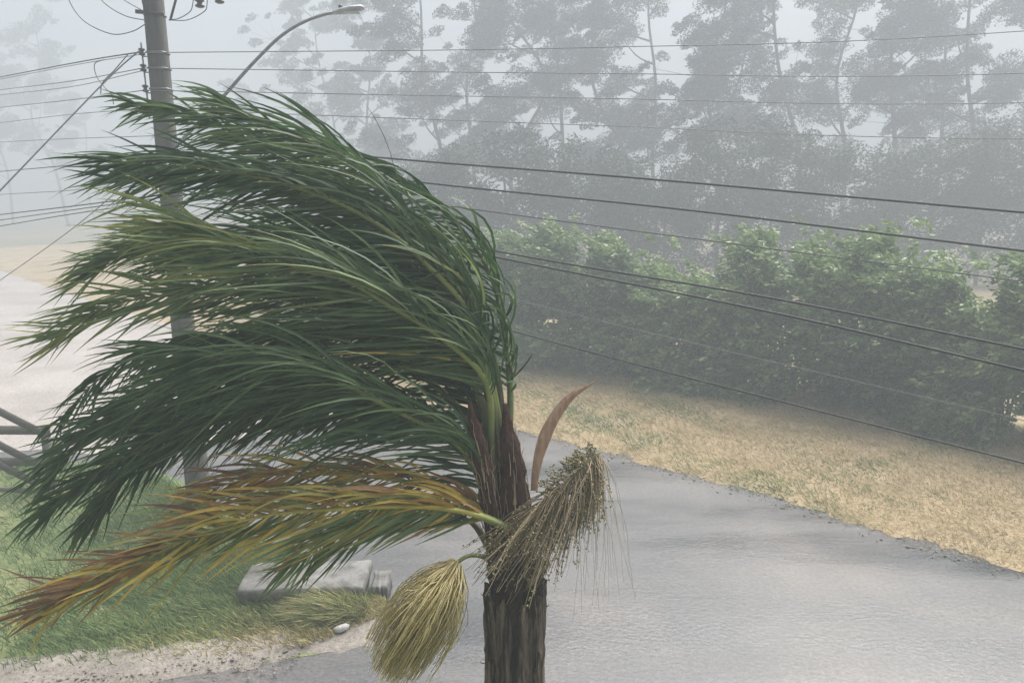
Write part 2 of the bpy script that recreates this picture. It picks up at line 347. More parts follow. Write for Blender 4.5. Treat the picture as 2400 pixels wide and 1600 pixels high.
# ------------------------------------------------------------------ concrete slab, stone, tussocks
def block(name, c, size, rz, mat, parent=None, jag=.012):
    sx, sy, sz = size; nx, ny = 14, 5
    m = MB(); xs = np.linspace(-sx/2, sx/2, nx); ys = np.linspace(-sy/2, sy/2, ny)
    ring = [(x, -sy/2) for x in xs] + [(sx/2, y) for y in ys[1:]] + [(x, sy/2) for x in xs[::-1][1:]] + [(-sx/2, y) for y in ys[::-1][1:-1]]
    ring = np.array(ring); ring += rng.normal(size=ring.shape)*jag; k = len(ring)
    ins = ring*np.array([1-.03/sx*2, 1-.03/sy*2])
    z = [(-sz/2, ring), (sz/2-.02, ring), (sz/2, ins)]
    V = np.concatenate([np.column_stack([r, np.full(k, h)+(rng.normal(size=k)*jag*.4 if j else 0)]) for j, (h, r) in enumerate(z)])
    R = np.array([[cos(rz), -sin(rz), 0], [sin(rz), cos(rz), 0], [0, 0, 1]])
    V = V @ R.T + np.asarray(c)
    j = np.arange(k); j2 = (j+1) % k
    m.add(V, np.concatenate([np.stack([j+a*k, j2+a*k, j2+(a+1)*k, j+(a+1)*k], 1) for a in range(2)]))
    m.f.append((np.arange(k)+2*k)[None]); m.f.append(np.arange(k)[::-1][None])
    return m.build(name, mat, parent)
s0 = onground(560, 1425); s1 = onground(905, 1415)
ang = math.atan2(s1[1]-s0[1], s1[0]-s0[0]); L = np.linalg.norm(s1-s0)
dirv = (s1-s0)/L; nv = np.array([-dirv[1], dirv[0], 0])
sl = thing('culvert_slab', (s0+s1)/2, 'broken grey concrete culvert slab lying at the grass edge', 'concrete slab')
block('top_slab', s0+dirv*(.44*L)+nv*.20+np.array([0, 0, .25]), (L*.86, .66, .14), ang, M['slab'], sl)
block('footing', s0+dirv*(.36*L)+nv*.34+np.array([0, 0, .085]), (L*.66, .42, .17), ang, M['slab'], sl)
block('end_block', s0+dirv*(.955*L)+nv*.2+np.array([0, 0, .12]), (L*.11, .42, .24), ang, M['slab'], sl)
sp = onground(801, 1490)
m = MB(); th = np.array([0, .5, 1.5, 1.9, 2.8, 3.4, 4.4, 4.8, 5.7])
ring = lambda r, z: np.column_stack([.085*r*np.cos(th)*(1+.25*np.sin(3*th)), .05*r*np.sin(th)*(1+.2*np.cos(2*th)), np.full(9, z)+.01*np.cos(th)])
V = np.concatenate([ring(.9, 0), ring(1.05, .03), ring(.62, .06)]); V = V @ np.array([[.95, -.3, 0], [.3, .95, 0], [0, 0, 1]]).T + sp + [0, 0, .075]
j = np.arange(9); j2 = (j+1) % 9
m.add(V, np.concatenate([np.stack([j+a*9, j2+a*9, j2+a*9+9, j+a*9+9], 1) for a in range(2)])); m.f.append((j+18)[None])
tag(m.build('stone', M['stone']), 'small pale angular stone lying on the yellowish grass', 'stone')
def tussock(px, py, r, h, n, t0, label):
    c = onground(px, py); c[2] = .03
    m = MB(); k = n
    an = rng.random(k)*2*pi; rr = r*np.sqrt(rng.random(k)); b = np.column_stack([c[0]+rr*np.cos(an), c[1]+.5*rr*np.sin(an), np.full(k, .03)])
    d = norm(np.column_stack([np.cos(an)*rr/r*.9-.6+.3*rng.normal(size=k), .5*np.sin(an)*rr/r+.3*rng.normal(size=k), .9+.2*rng.normal(size=k)]))
    sd = norm(np.cross(d, rng.normal(size=(k, 3))))*.006; ln = h*(.6+.6*rng.random(k))*(1.1-.5*rr/r)
    mid = b+d*ln[:, None]*.6; tip = mid+norm(d+np.array([-.7, 0, -.5]))*ln[:, None]*.5
    v = np.stack([b-sd, b+sd, mid+sd*.7, mid-sd*.7, tip], 1).reshape(-1, 3); kk = np.arange(k)[:, None]*5
    m.add(v, kk+np.array([[0, 1, 2, 3]]), np.repeat(np.clip(t0+.16*rng.normal(size=k), 0, 1), 5)); m.f.append(kk+np.array([[3, 2, 4]]))
    tag(m.build('grass_tussock', M['grass']), label, 'grass tussock', 'tussocks on the left verge')
tussock(770, 1452, .42, .46, 2600, .5, 'dry brownish grass tussock in front of the concrete slab')
tussock(330, 1400, .55, .30, 2400, .18, 'wide green grass tussock under the brown frond tip')
tussock(470, 1440, .36, .25, 1300, .3, 'mixed green and brown tussock left of the concrete slab')

# ------------------------------------------------------------------ wooden fence at the left edge
fz = lambda px, py: atY(px, py, 11.45)
f = thing('wooden_fence', (-10.2, 11.45, 0), 'weathered grey timber fence with slanting braces at the left edge', 'fence')
FY = 11.45
for x in (-7.62, -9.9, -12.2): MB().box((x, FY+.07, .6 if x > -8 else .95), (.10, .11, 1.2 if x > -8 else 1.9)).build('post', M['wood'], f)
for z in (1.16, .62, .10): MB().bar((-12.3, FY, z+.02), (-7.5, FY, z), .14, .04, (0, 1, 0)).build('rail', M['wood'], f)
for x, z in ((-7.62, 1.14), (-7.82, .64), (-7.82, .28), (-9.95, 1.14), (-10.1, .64), (-10.1, .28)):
    MB().bar((x, FY-.045, z), (x-1.25, FY-.045, z+.72), .12, .035, (0, 1, 0)).build('brace', M['wood'], f)

# ------------------------------------------------------------------ utility pole, lamp, cables
PX, PY = -4.93, 10.9
pole = thing('utility_pole', (PX, PY, 0), 'tall grey concrete utility pole behind the palm crown', 'utility pole')
m = MB(); zs = np.linspace(-.3, 10.6, 24); prof = []
for z in zs:
    hw = .158 - .058*z/10.6; c_ = hw*.6
    prof.append([(hw, -c_, z), (c_, -hw, z), (-c_, -hw, z), (-hw, -c_, z), (-hw, c_, z), (-c_, hw, z), (c_, hw, z), (hw, c_, z)])
V = np.array(prof).reshape(-1, 3) + [PX, PY, 0]; k = 8
i = np.arange(len(zs)-1)[:, None]*k; j = np.arange(k)[None]; j2 = (j+1) % k
m.add(V, np.stack([i+j2, i+j, i+k+j, i+k+j2], -1).reshape(-1, 4)); m.f.append((np.arange(k)[::-1]+(len(zs)-1)*k)[None])
m.build('shaft', M['concrete'], pole)
def band(z, r=.185, h=.03):
    an = np.linspace(0, 2*pi, 17); b = MB(); hw = .158-.058*z/10.6
    p = np.array([[PX+hw*1.06*np.clip(1.25*cos(a), -1, 1), PY+hw*1.06*np.clip(1.25*sin(a), -1, 1), z] for a in an])
    return b.tube(p, .012, 5, cap=False).build('steel_band', M['metal'], pole)
zw = [atY(375, y, PY)[2] for y in (125, 162, 210, 256)]        # heights of the four line wires on the pole
for z in zw: band(z)
band(atY(370, 36, PY)[2])
RX = atY(335, 150, PY-.1)[0]
MB().tube([(RX, PY-.1, zw[0]+.12), (RX+.02, PY-.1, zw[3]-.14)], .012, 6).build('rack_rod', M['metal'], pole)
def insulator(c, r=.045, h=.10, parent=pole, ax=(0, 0, 1)):
    ax = norm(ax); z = np.linspace(-.5, .5, 9); rr = r*np.array([.45, .95, 1, .6, .5, .6, 1, .95, .45])
    return MB().tube(np.asarray(c)+ax*(z*h)[:, None], rr, 10).build('insulator', M['dark'], parent, smooth=True)
for z in zw:
    insulator((RX, PY-.1, z))
    MB().tube([(RX, PY-.1, z-.06), (PX-.08, PY-.1, z-.06)], .009, 5).build('rack_arm', M['metal'], pole)
# brackets near the top of the picture
zb = atY(340, 33, PY)[2]
MB().bar((PX-.19, PY-.14, zb), (PX+.19, PY-.14, zb-.03), .05, .03, (0, 1, 0)).build('bracket', M['dark'], pole)
MB().tube([atY(400, 45, PY-.17), atY(412, 0, PY-.17), atY(430, -70, PY-.17)], .018, 6).build('stay_bar', M['dark'], pole)
MB().tube([atY(341, 32, PY-.17), atY(333, 0, PY-.17), atY(318, -70, PY-.17)], .012, 6).build('stay_bar', M['dark'], pole)
MB().bar(atY(330, -60, PY-.2), atY(560, -45, PY-.2), .09, .09, (0, 1, 0)).build('crossarm', M['wood'], pole)
for x, y in ((468, 8), (514, -2)): insulator(atY(x, y, PY-.2), .065, .12)
for x, y in ((468, -20), (514, -22)): MB().tube([atY(x, y-25, PY-.2), atY(x, y+18, PY-.2)], .012, 5).build('insulator_pin', M['metal'], pole)

lamp = thing('street_lamp', (PX, PY, 5.4), 'grey curved-arm street lamp bolted to the concrete pole', 'street lamp')
apx = [(372, 392), (430, 325), (520, 230), (585, 157), (650, 92), (700, 58), (748, 38), (785, 29)]
ap = spline([atY(x, y, PY-.05) for x, y in apx], 40)
MB().tube(ap, np.linspace(.026, .02, 40), 10).build('arm', M['metal'], lamp, smooth=True)
h0, h1 = atY(778, 32, PY-.05), atY(846, 20, PY-.05); hd = norm(h1-h0)
m = MB(); 
secs = [(0, .035, .03), (.06, .05, .04), (.12, .085, .05), (.30, .12, .055), (.46, .10, .04), (.50, .05, .02)]
rings = []
for s_, wy, hz_ in secs:
    c = h0 + hd*s_*.9
    rings.append([c+np.array([0, wy*cos(a), hz_*(sin(a) if sin(a) > 0 else .55*sin(a))]) for a in np.linspace(0, 2*pi, 12, endpoint=False)])
V = np.array(rings).reshape(-1, 3); i = np.arange(len(secs)-1)[:, None]*12; j = np.arange(12)[None]; j2 = (j+1) % 12
m.add(V, np.stack([i+j, i+j2, i+12+j2, i+12+j], -1).reshape(-1, 4)); m.f.append(np.arange(12)[::-1][None]); m.f.append((np.arange(12)+60)[None])
hdm = m.build('lamp_head', M['lampshell'], lamp, smooth=True)
cc = h0+hd*.27
MB().box(cc-[0, 0, .033], (.22, .15, .012)).build('lens', M['lens'], hdm)
pc = atY(798, 17, PY-.05); MB().tube([pc-[0, 0, .03], pc+[0, 0, .012], pc+[0, 0, .03]], [.03, .032, .02], 10).build('photocell', M['dark'], hdm)
MB().box(atY(374, 388, PY-.1), (.3, .26, .07)).build('clamp', M['metal'], lamp)

def cable(name, pts, r, mat, label, group, n=48, sag=0, cat='cable'):
    p = spline(pts, n); u = np.linspace(0, 1, n); p[:, 2] -= sag*4*u*(1-u)
    tag(MB().tube(p, r, 6).build(name, M[mat], smooth=True), label, cat, group); return p
def out(a, b, k): return a + (b-a)*k
GR = 'cables running right from the pole'
ords = ['topmost', 'second', 'third', 'fourth']
for i_, (y0, y1, dR) in enumerate(((124, 73, 9.7), (160, 172, 9.8), (212, 241, 9.9), (255, 325, 10))):
    a = atY(337, y0, PY-.14); b = at(2400, y1, dR); mid = (a+b)/2
    ym = {0: 112, 1: 172, 2: 230, 3: 293}[i_]; mid = at(1370, ym, (np.dot(a-EYE, FW)+dR)/2)
    cable('line_wire', [a, mid, b, b+(b-mid)*1.9+[0, 0, .5]], .0065, 'line',
          f'{ords[i_]} thin grey line wire crossing the picture right of the pole', GR)
low = [((385, 322), (930, 373), (1500, 418), (2400, 498), 7.0, .0125, 'upper of the two thick black cables crossing above the hedge tops'),
       ((390, 356), (990, 428), (1600, 491), (2400, 588), 7.0, .012, 'lower of the two thick black cables crossing above the hedge tops'),
       ((394, 392), (1060, 484), (1700, 569), (2400, 660), 10.2, .009, 'thin dark cable running just along the hedge tops'),
       ((398, 440), (1160, 588), (1800, 697), (2400, 818), 5.8, .0105, 'upper black cable of the close pair crossing in front of the hedge'),
       ((400, 448), (1160, 602), (1800, 730), (2400, 868), 5.6, .0105, 'lower black cable of the close pair crossing in front of the hedge'),
       ((404, 560), (1310, 805), (1850, 945), (2400, 1085), 5.2, .007, 'lowest thin black cable passing over the hedge foot and dry verge'),
       ((402, 490), (1200, 700), (1650, 810), (2400, 985), 9.0, .0045, 'very thin pale wire drawn for a cable highlight across the middle of the hedge')]  # a pale highlight along a cable, drawn as a separate thin wire
for A_, B_, Cc, D_, dR, r, lab in low:
    dA = 10.75
    f_ = lambda x: 1/(1/dA + (1/dR-1/dA)*(x-A_[0])/(2400-A_[0]))
    pts = [at(A_[0], A_[1], dA)] + [at(x, y, f_(x)) for x, y in (B_, Cc, D_)]
    cable('telecom_cable', pts + [pts[-1]+(pts[-1]-pts[-2])*2.2], r, 'alu' if 'pale' in lab else 'wire', lab, GR)
GL = 'cables running left from the pole'
left = [((332, 122), (200, 143), (0, 181), .010, 'topmost thick dark cable left of the pole insulators'),
        ((330, 128), (190, 150), (0, 186), .006, 'thin wire just beneath the topmost left cable'),
        ((335, 160), (170, 190), (0, 211), .007, 'third thin wire left of the pole'),
        ((335, 166), (170, 203), (0, 223), .006, 'fourth thin wire left of the pole'),
        ((337, 212), (170, 234), (0, 252), .007, 'fifth thin wire left of the pole'),
        ((338, 256), (170, 268), (0, 288), .006, 'sixth thin wire left of the pole above the fronds'),
        ((380, 318), (170, 325), (0, 333), .006, 'faint wire left of the upper frond tips'),
        ((384, 362), (190, 385), (0, 402), .009, 'dark cable meeting the upper left frond tips'),
        ((386, 420), (180, 445), (0, 456), .007, 'faint cable left of the middle frond tips'),
        ((388, 455), (180, 482), (0, 503), .011, 'thick dark cable beneath the faint one on the left'),
        ((388, 462), (170, 492), (0, 516), .009, 'second of the three low dark cables on the left'),
        ((390, 470), (160, 503), (0, 530), .009, 'lowest of the three low dark cables on the left')]
for A_, B_, D_, r, lab in left:
    dA, dL = 10.75, 16.0
    f_ = lambda x: 1/(1/dA + (1/dL-1/dA)*(A_[0]-x)/A_[0])
    pts = [at(x, y, f_(x)) for x, y in (A_, B_, D_)]
    cable('left_cable', pts + [pts[-1]+(pts[-1]-pts[-2])*2.2], r, 'wire' if r > .008 else 'alu', lab, GL)
p = cable('stay_wire', [at(330, 116, 10.6), at(248, 190, 10.4), at(0, 447, 9.4), at(-330, 790, 8.3)], .011, 'alu', 'grey diagonal stay wire slanting down left from the pole', 'stay wires')
cable('stay_wire', [at(360, 372, 10.8), at(180, 528, 13), at(0, 657, 15.5), at(-160, 770, 18)], .008, 'alu', 'fainter lower diagonal stay wire on the left', 'stay wires')
GT = 'slack cables around the pole top'
def loop(pts, r, lab): cable('slack_cable', [atY(x, y, PY-.2-.02*i) for i, (x, y) in enumerate(pts)], r, 'alu', lab, GT, 40)
loop([(150, -40), (166, 10), (200, 52), (262, 80), (310, 74), (342, 56)], .007, 'deep hanging cable loop left of the pole top')
loop([(215, -25), (250, 12), (295, 38), (341, 48)], .007, 'slanting cable dropping to the left side of the pole top')
loop([(262, -25), (290, 0), (335, 26)], .006, 'short cable above the slanting one at the pole top')
loop([(396, 46), (418, 44), (445, 28), (452, 8), (456, -25)], .006, 'short jumper cable rising right of the pole to the first insulator')
loop([(396, 48), (440, 47), (478, 28), (485, 12), (486, -25)], .006, 'longer jumper cable rising right of the pole to the second insulator')
loop([(245, 140), (222, 150), (226, 178), (245, 205), (262, 222), (266, 245)], .006, 'thin looped lead hanging under the left cables beside the stay wire')
loop([(300, 128), (268, 165), (240, 195), (236, 220)], .007, 'short lead spliced between the top left cable and the stay wire')

# ------------------------------------------------------------------ palm
D0 = 4.2
pb = at(1207, 1600, D0)
palm = thing('palm_tree', (pb[0], pb[1], 0), 'wind-bent palm with streaming green fronds in the foreground', 'palm tree')
TX, TY = pb[0], pb[1]
ztop = at(1207, 1275, D0)[2]
# trunk: fluted fibrous column
m = MB(); zs = np.concatenate([np.linspace(-.1, 2.0, 20), np.linspace(2.06, ztop, 44)]); K = 56; an = np.linspace(0, 2*pi, K, endpoint=False)
rows_ = []
for z in zs:
    r = .143 + .008*np.sin(z*4.1) + .05*max(0, .35-z)/.35
    fl = .012*np.sin(an*7+.8*np.sin(z*3)) + .008*np.sin(an*13+z*2.3) + .006*np.sin(an*23-z*5) + .006*rng.normal(size=K)
    rr = r+fl
    rows_.append(np.column_stack([TX+rr*np.cos(an), TY+rr*np.sin(an), np.full(K, z)+.012*np.sin(an*5+z)]))
V = np.concatenate(rows_); i = np.arange(len(zs)-1)[:, None]*K; j = np.arange(K)[None]; j2 = (j+1) % K
m.add(V, np.stack([i+j, i+j2, i+K+j2, i+K+j], -1).reshape(-1, 4)); m.f.append((np.arange(K)+(len(zs)-1)*K)[None])
trunk = m.build('trunk', M['bark'], palm)
# old leaf bases wrapped around the trunk
def boot(a0, wdt, z0, z1, off, jag, flare):
    na, nz = 11, 16; m = MB(); A = np.linspace(-1, 1, na); Z = np.linspace(0, 1, nz); P = []
    for zi in Z:
        for ai in A:
            w_ = wdt*(1-.45*zi**1.5)
            a = a0 + ai*w_
            top = z1 - jag*abs(ai)**1.5 + .02*sin(ai*9+a0*3)
            z = z0 + (top-z0)*zi
            r = .144 + off + .018*(1-ai*ai) + flare*zi**3 + .007*sin(ai*11+z*6+a0) + .004*sin(ai*27+z*13) + .003*rng.normal()
            P.append((TX+r*cos(a), TY+r*sin(a), z))
    P = np.array(P); i = np.arange(nz-1)[:, None]*na + np.arange(na-1)[None]
    q = np.stack([i, i+1, i+na+1, i+na], -1).reshape(-1, 4)
    cen = np.array([TX, TY, 0]); inn = P.copy(); d = P-cen; d[:, 2] = 0; inn -= norm(d)*.012
    m.add(P, q); m.add(inn, q[:, ::-1])
    ed = list(range(na)) + [k*na+na-1 for k in range(1, nz)] + [(nz-1)*na+k for k in range(na-2, -1, -1)] + [k*na for k in range(nz-2, 0, -1)]
    e = np.array(ed); e2 = np.roll(e, -1); m.f.append(np.stack([e, e2, e2+len(P), e+len(P)], 1))
    return m.build('leaf_base', M['boot'], trunk)
zf = lambda py: at(1207, py, D0)[2]
for a0, wdt, p0, p1, off, jag, fl in ((-1.05, .62, 1720, 1330, .006, .10, .004), (-2.0, .5, 1690, 1345, .012, .12, .0), (-.35, .5, 1640, 1318, .004, .08, .012),
                                     (-2.75, .55, 1650, 1325, .004, .10, .006), (-1.5, .42, 1760, 1420, .022, .2, .002), (.6, .7, 1650, 1330, .004, .1, .01), (1.9, .8, 1660, 1330, .004, .1, .01),
                                     (-.75, .33, 1760, 1480, .022, .16, .0), (-2.4, .3, 1800, 1500, .02, .14, 0), (2.9, .5, 1700, 1350, .008, .12, .004)):
    boot(a0, wdt, zf(p0), zf(p1), off, jag, fl)
for py_, sgn, ln in ((1362, -1, .03), (1538, -1, .035), (1390, 1, .03), (1452, -1, .02)):
    p = np.array([TX+sgn*.15, TY-.03, zf(py_)]); MB().tube([p, p+[sgn*ln, 0, .002], p+[sgn*ln*1.3, 0, .012]], [.004, .003, .001], 4).build('fibre_stub', M['bark'], trunk)
# fibrous sheaths rising out of the trunk
def px3(pts, d): return np.array([at(x, y, D0+dd) for (x, y), dd in zip(pts, d if not np.isscalar(d) else [d]*len(pts))])
def sheath(pts, d, rad, label, n=26):
    p = spline(px3(pts, d), n); r = np.interp(np.linspace(0, 1, n), np.linspace(0, 1, len(rad)), rad)
    m = MB(); K = 18; m.tube(p, r, K, flat=.75); V = m.v[0]
    rad_ = V.reshape(n, K, 3)-p[:, None]; jit = 1+.16*np.sin(np.arange(K)*2.4+np.linspace(0, 3, n)[:, None])[:, :, None]+.10*rng.normal(size=(n, K, 1)); m.v[0] = (p[:, None]+rad_*jit).reshape(-1, 3)
    sh = m.build('leaf_sheath', M['sheath'], palm, label=label)
    fb = MB()                                           # loose fibres clinging to it
    for q_ in range(90):
        i0 = rng.integers(0, n-8); ln = rng.integers(4, 8); a = rng.random()*2*pi; seg = p[i0:i0+ln]; rr = r[i0:i0+ln]*(1.06+.12*rng.random())
        off = np.array([cos(a), .75*sin(a), 0]); P = seg + off*rr[:, None] + np.cumsum(.004*rng.normal(size=seg.shape), 0); P[-1] += off*.03*rng.random()
        fb.tube(P, .0028*np.linspace(1, .4, ln), 3, cap=False, a=rng.random()*.6)
    fb.build('fibre_mass', M['strand'], sh, kind='stuff')
    return sh
sheath([(1212, 1345), (1206, 1240), (1203, 1120), (1192, 1020), (1183, 945)], [0, -.02, -.03, -.02, 0], [.12, .092, .074, .052, .012], 'broad maroon fibrous sheath at the crown centre')
sheath([(1178, 1345), (1160, 1250), (1140, 1140), (1122, 1040), (1100, 940)], [.0, -.04, -.08, -.10, -.08], [.07, .05, .046, .044, .01], 'dark brown fibrous sheath left of the crown centre')
sheath([(1210, 1360), (1190, 1300), (1180, 1240)], [-.08, -.1, -.1], [.12, .10, .05], None)
sheath([(1250, 1345), (1262, 1325), (1268, 1308)], [-.03, -.03, -.03], [.045, .05, .035], None)

def frond(pts, dep, name_label, n=132, L=.8, ang=8, roll=0.0, sag=.25, s0=.18, age=(.2, .3), rad=.021, swing=.55, prof=(.55, 1, .88, .56), sep=22,
          tipage=None, gap=0, rach_t=.3, wd=.0086, side_age=None, foot=.14, shag=.05):
    """pts: rachis in photograph pixels, dep: metres nearer (-) or farther (+) at base and tip; ang: degrees below horizontal that the wind carries the leaflets"""
    k = len(pts); dd = np.interp(np.linspace(0, 1, k), np.linspace(0, 1, len(dep)), dep)
    R = spline(px3(pts, dd), 64); T = norm(np.gradient(R, axis=0)); S = np.linspace(0, 1, 64)
    m = MB(); rr = rad*np.interp(S, [0, .12, .3, 1], [1.7, 1.15, .8, .16]); m.tube(R, rr, 8, a=np.clip(rach_t*np.interp(S, [0, foot, foot+.1], [.05, .15, 1]), 0, 1), flat=.7)
    fr = m.build('frond', M['rachis'], palm, smooth=True, label=name_label)
    aa = radians(ang); wind = norm(-RT*cos(aa) - UP*sin(aa))
    lo = []                                             # all leaflets as (verts, quads, tint)
    ss = np.linspace(s0, .995, n) + rng.normal(size=n)*.002
    for side in (-1, 1):
        for q_, s in enumerate(ss):
            if gap and rng.random() < gap: continue
            s = min(max(s, 0), 1)
            b = np.array([np.interp(s, S, R[:, c]) for c in range(3)]); t = norm(np.array([np.interp(s, S, T[:, c]) for c in range(3)]))
            pim = norm(np.cross(t, FW))                # perpendicular in the picture plane
            lat = norm(pim*cos(roll) + FW*sin(roll))*side
            u_ = (s-s0)/(1-s0)
            ll = L*np.interp(u_, [0, .25, .65, 1], prof)*(.74+.46*rng.random())
            d0 = norm(t*(.75+.5*u_) + lat*(.85-.35*u_) - FW*.12*rng.normal() + .16*rng.normal(size=3))
            wv = norm(wind + (.19+.16*u_)*rng.normal(size=3) + t*.35)
            NS = 9; P = [b]; d = d0
            bend = swing*(.75+.6*rng.random()); sg = sag*(.5+1.0*rng.random())
            kink = rng.random() < .10
            for e in range(1, NS):
                f = e/(NS-1)
                d = norm(d + (wv-d)*bend*.42 + np.array([0, 0, -1])*sg*.20*f + (.22*rng.normal(size=3) if kink and e == 5 else 0))
                P.append(P[-1] + d*ll/(NS-1))
            P = np.array(P); tt = norm(np.gradient(P, axis=0))
            nrm = norm(norm(np.cross(t, lat)) * (1 if np.cross(t, lat) @ FW < 0 else -1) + .65*rng.normal(size=3) + np.array([0, -.2, .5]))
            W = norm(np.cross(tt, nrm)); N_ = np.cross(W, tt)
            f = np.linspace(0, 1, NS); wp = wd*(.8+.4*rng.random())*np.interp(f, [0, .06, .25, .6, 1], [.35, .7, 1, .8, .06])
            V = np.stack([P - W*wp[:, None] + N_*wp[:, None]*.3, P, P + W*wp[:, None] + N_*wp[:, None]*.3], 1).reshape(-1, 3)
            i = np.arange(NS-1)[:, None]*3 + np.arange(2)[None]
            Q = np.stack([i, i+1, i+4, i+3], -1).reshape(-1, 4)
            base_t = age[0] + (age[1]-age[0])*rng.random() + shag*rng.normal()
            if tipage is not None: base_t += tipage*u_**1.5
            if side_age is not None and side == -1: base_t += side_age*(.3+.7*rng.random())
            tv = np.repeat(np.clip(base_t + (.10 if tipage is None else .14)*f**3 + .05*(f < .1), 0, 1), 3)
            dead = rng.random() < .005
            if dead: tv = np.clip(tv+.3, 0, .8)
            lo.append((V, Q, tv, P[NS//2] @ FW))
    # the leaflets that show best stand alone, evenly spread along the frond; the rest are one mass
    front = np.argsort([x[3] for x in lo])[:int(len(lo)*.6)]
    pick = set(sorted(front)[::max(1, len(front)//sep)][:sep]) if sep else set()
    mass = MB()
    for i_, (V, Q, tv, _) in enumerate(lo):
        if i_ in pick: MB().add(V, Q, tv).build('leaflet', M['palm'], fr, smooth=True)
        else: mass.add(V, Q, tv)
    mass.build('leaflet_mass', M['palm'], fr, smooth=True, kind='stuff')
    return fr
# back to front
frond([(1186, 1250), (1190, 1080), (1196, 920), (1180, 770), (1152, 650), (1098, 560), (1010, 470), (905, 398), (800, 350), (690, 325)], (.05, .25, .5), 'outermost right-hand frond forming the crown outline',
      n=100, L=.62, ang=28, roll=.7, sag=.8, s0=.26, age=(.10, .26), swing=.45)
frond([(1180, 1240), (1170, 1050), (1120, 860), (1020, 700), (900, 600), (740, 560), (560, 570), (400, 610)], (.1, .45, .75), None, L=.85, ang=6, roll=.4, sag=.35, age=(.0, .14), sep=12)  # back fronds here take the darkest tints, painting the shade inside the crown
frond([(1175, 1240), (1150, 1050), (1080, 900), (960, 810), (800, 790), (600, 800), (420, 830)], (.1, .4, .7), None, L=.8, ang=12, roll=.3, sag=.4, age=(.0, .12), sep=12)
frond([(1165, 1240), (1130, 1120), (1050, 1020), (880, 930), (680, 920), (480, 950), (290, 1010)], (.1, .35, .6), None, L=.72, ang=18, roll=.5, sag=.45, age=(.0, .14), sep=12)
frond([(1182, 1240), (1178, 1040), (1150, 860), (1090, 700), (1000, 590), (880, 500), (720, 440), (560, 410), (400, 405), (270, 420)], (.06, .3, .55), 'upper frond blown out flat to the left',
      n=110, L=.6, ang=6, roll=.5, sag=.3, age=(.08, .28), s0=.28)
frond([(1165, 1240), (1130, 1110), (1040, 1000), (880, 950), (690, 930), (520, 960), (390, 1030), (280, 1130), (205, 1225)], (.1, .3, .45), 'dark drooping frond hanging at the left',
      L=.55, ang=42, roll=.5, sag=.55, age=(.03, .2), s0=.25)
frond([(1180, 1240), (1176, 1060), (1152, 890), (1098, 690), (1040, 612), (970, 540), (900, 452), (800, 368), (690, 322), (600, 285), (525, 235)], (.02, .1, .2), 'tallest frond with a bright yellow-green midrib',
      n=115, L=.82, ang=0, roll=.25, sag=.4, age=(.14, .36), s0=.25, rach_t=.62, prof=(.6, 1, .85, .45))
frond([(1178, 1240), (1172, 1060), (1142, 880), (1096, 730), (1010, 630), (918, 548), (800, 480), (660, 430), (520, 400), (380, 380), (255, 385)], (0, 0, .1), 'long frond beneath the tallest one',
      n=110, L=.74, ang=9, roll=.1, sag=.38, age=(.06, .28), s0=.25, rach_t=.5)
frond([(1168, 1230), (1152, 1060), (1110, 900), (1020, 810), (860, 740), (660, 700), (450, 690), (260, 715), (130, 790)], (.05, .12, .2), None, n=110, L=.66, ang=10, roll=.3, sag=.4, age=(.12, .34), s0=.25, tipage=.22)
frond([(1162, 1230), (1128, 1060), (1060, 940), (930, 850), (740, 800), (540, 790), (370, 815), (230, 890), (140, 985)], (.05, .2, .3), 'arching frond drooping at the far left', n=70, L=.5, ang=45, roll=.6, sag=.7, age=(.03, .2), gap=.15)
frond([(1166, 1225), (1152, 1060), (1140, 900), (1048, 802), (918, 720), (806, 655), (690, 625), (580, 598), (500, 560), (418, 520)], (0, -.12, -.1), 'pale green middle frond in front',
      n=115, L=.95, ang=4, roll=.15, sag=.42, age=(.16, .40), s0=.26, rach_t=.5, tipage=.12)
frond([(1172, 1250), (1136, 1140), (1071, 1040), (969, 982), (880, 938), (803, 897), (727, 867), (600, 850), (490, 838), (400, 822)], (0, -.2, -.2), 'lower front frond with leaflets hanging left',
      n=112, L=.9, ang=20, roll=.1, sag=.5, age=(.10, .30), s0=.12, rach_t=.42)
frond([(1170, 1240), (1160, 1040), (1090, 860), (960, 730), (800, 650), (620, 590), (440, 565), (300, 585), (205, 640)], (.05, .15, .25), None, L=.66, ang=8, roll=.3, sag=.4, age=(.08, .32), s0=.25, tipage=.15, sep=14)
frond([(1160, 1240), (1130, 1100), (1050, 990), (900, 915), (700, 875), (500, 890), (330, 940), (200, 1020), (120, 1110)], (.05, .15, .2), None, L=.62, ang=24, roll=.3, sag=.45, age=(.06, .28), s0=.25, sep=14)
frond([(1184, 1240), (1182, 1100), (1165, 880), (1105, 700), (1000, 585), (860, 480), (700, 385), (545, 310), (415, 262), (310, 245)], (.06, .25, .4), 'highest frond tip reaching up left beside the pole', L=.5, ang=8, roll=.3, sag=.4, age=(.14, .36), s0=.3, sep=14)
frond([(1160, 1240), (1110, 1090), (1000, 1000), (840, 960), (650, 965), (470, 1000), (320, 1060), (190, 1130), (100, 1210)], (.06, .2, .3), None, L=.55, ang=28, roll=.3, sag=.4, age=(.06, .26), s0=.25, sep=10)
frond([(1168, 1320), (1140, 1270), (1095, 1215), (1000, 1190), (880, 1215), (770, 1270), (670, 1330)], (.05, .2, .3), 'short low frond behind the yellow one', n=64, L=.5, ang=32, roll=.2, sag=.4, age=(.06, .3), s0=.2, tipage=.25, gap=.1)
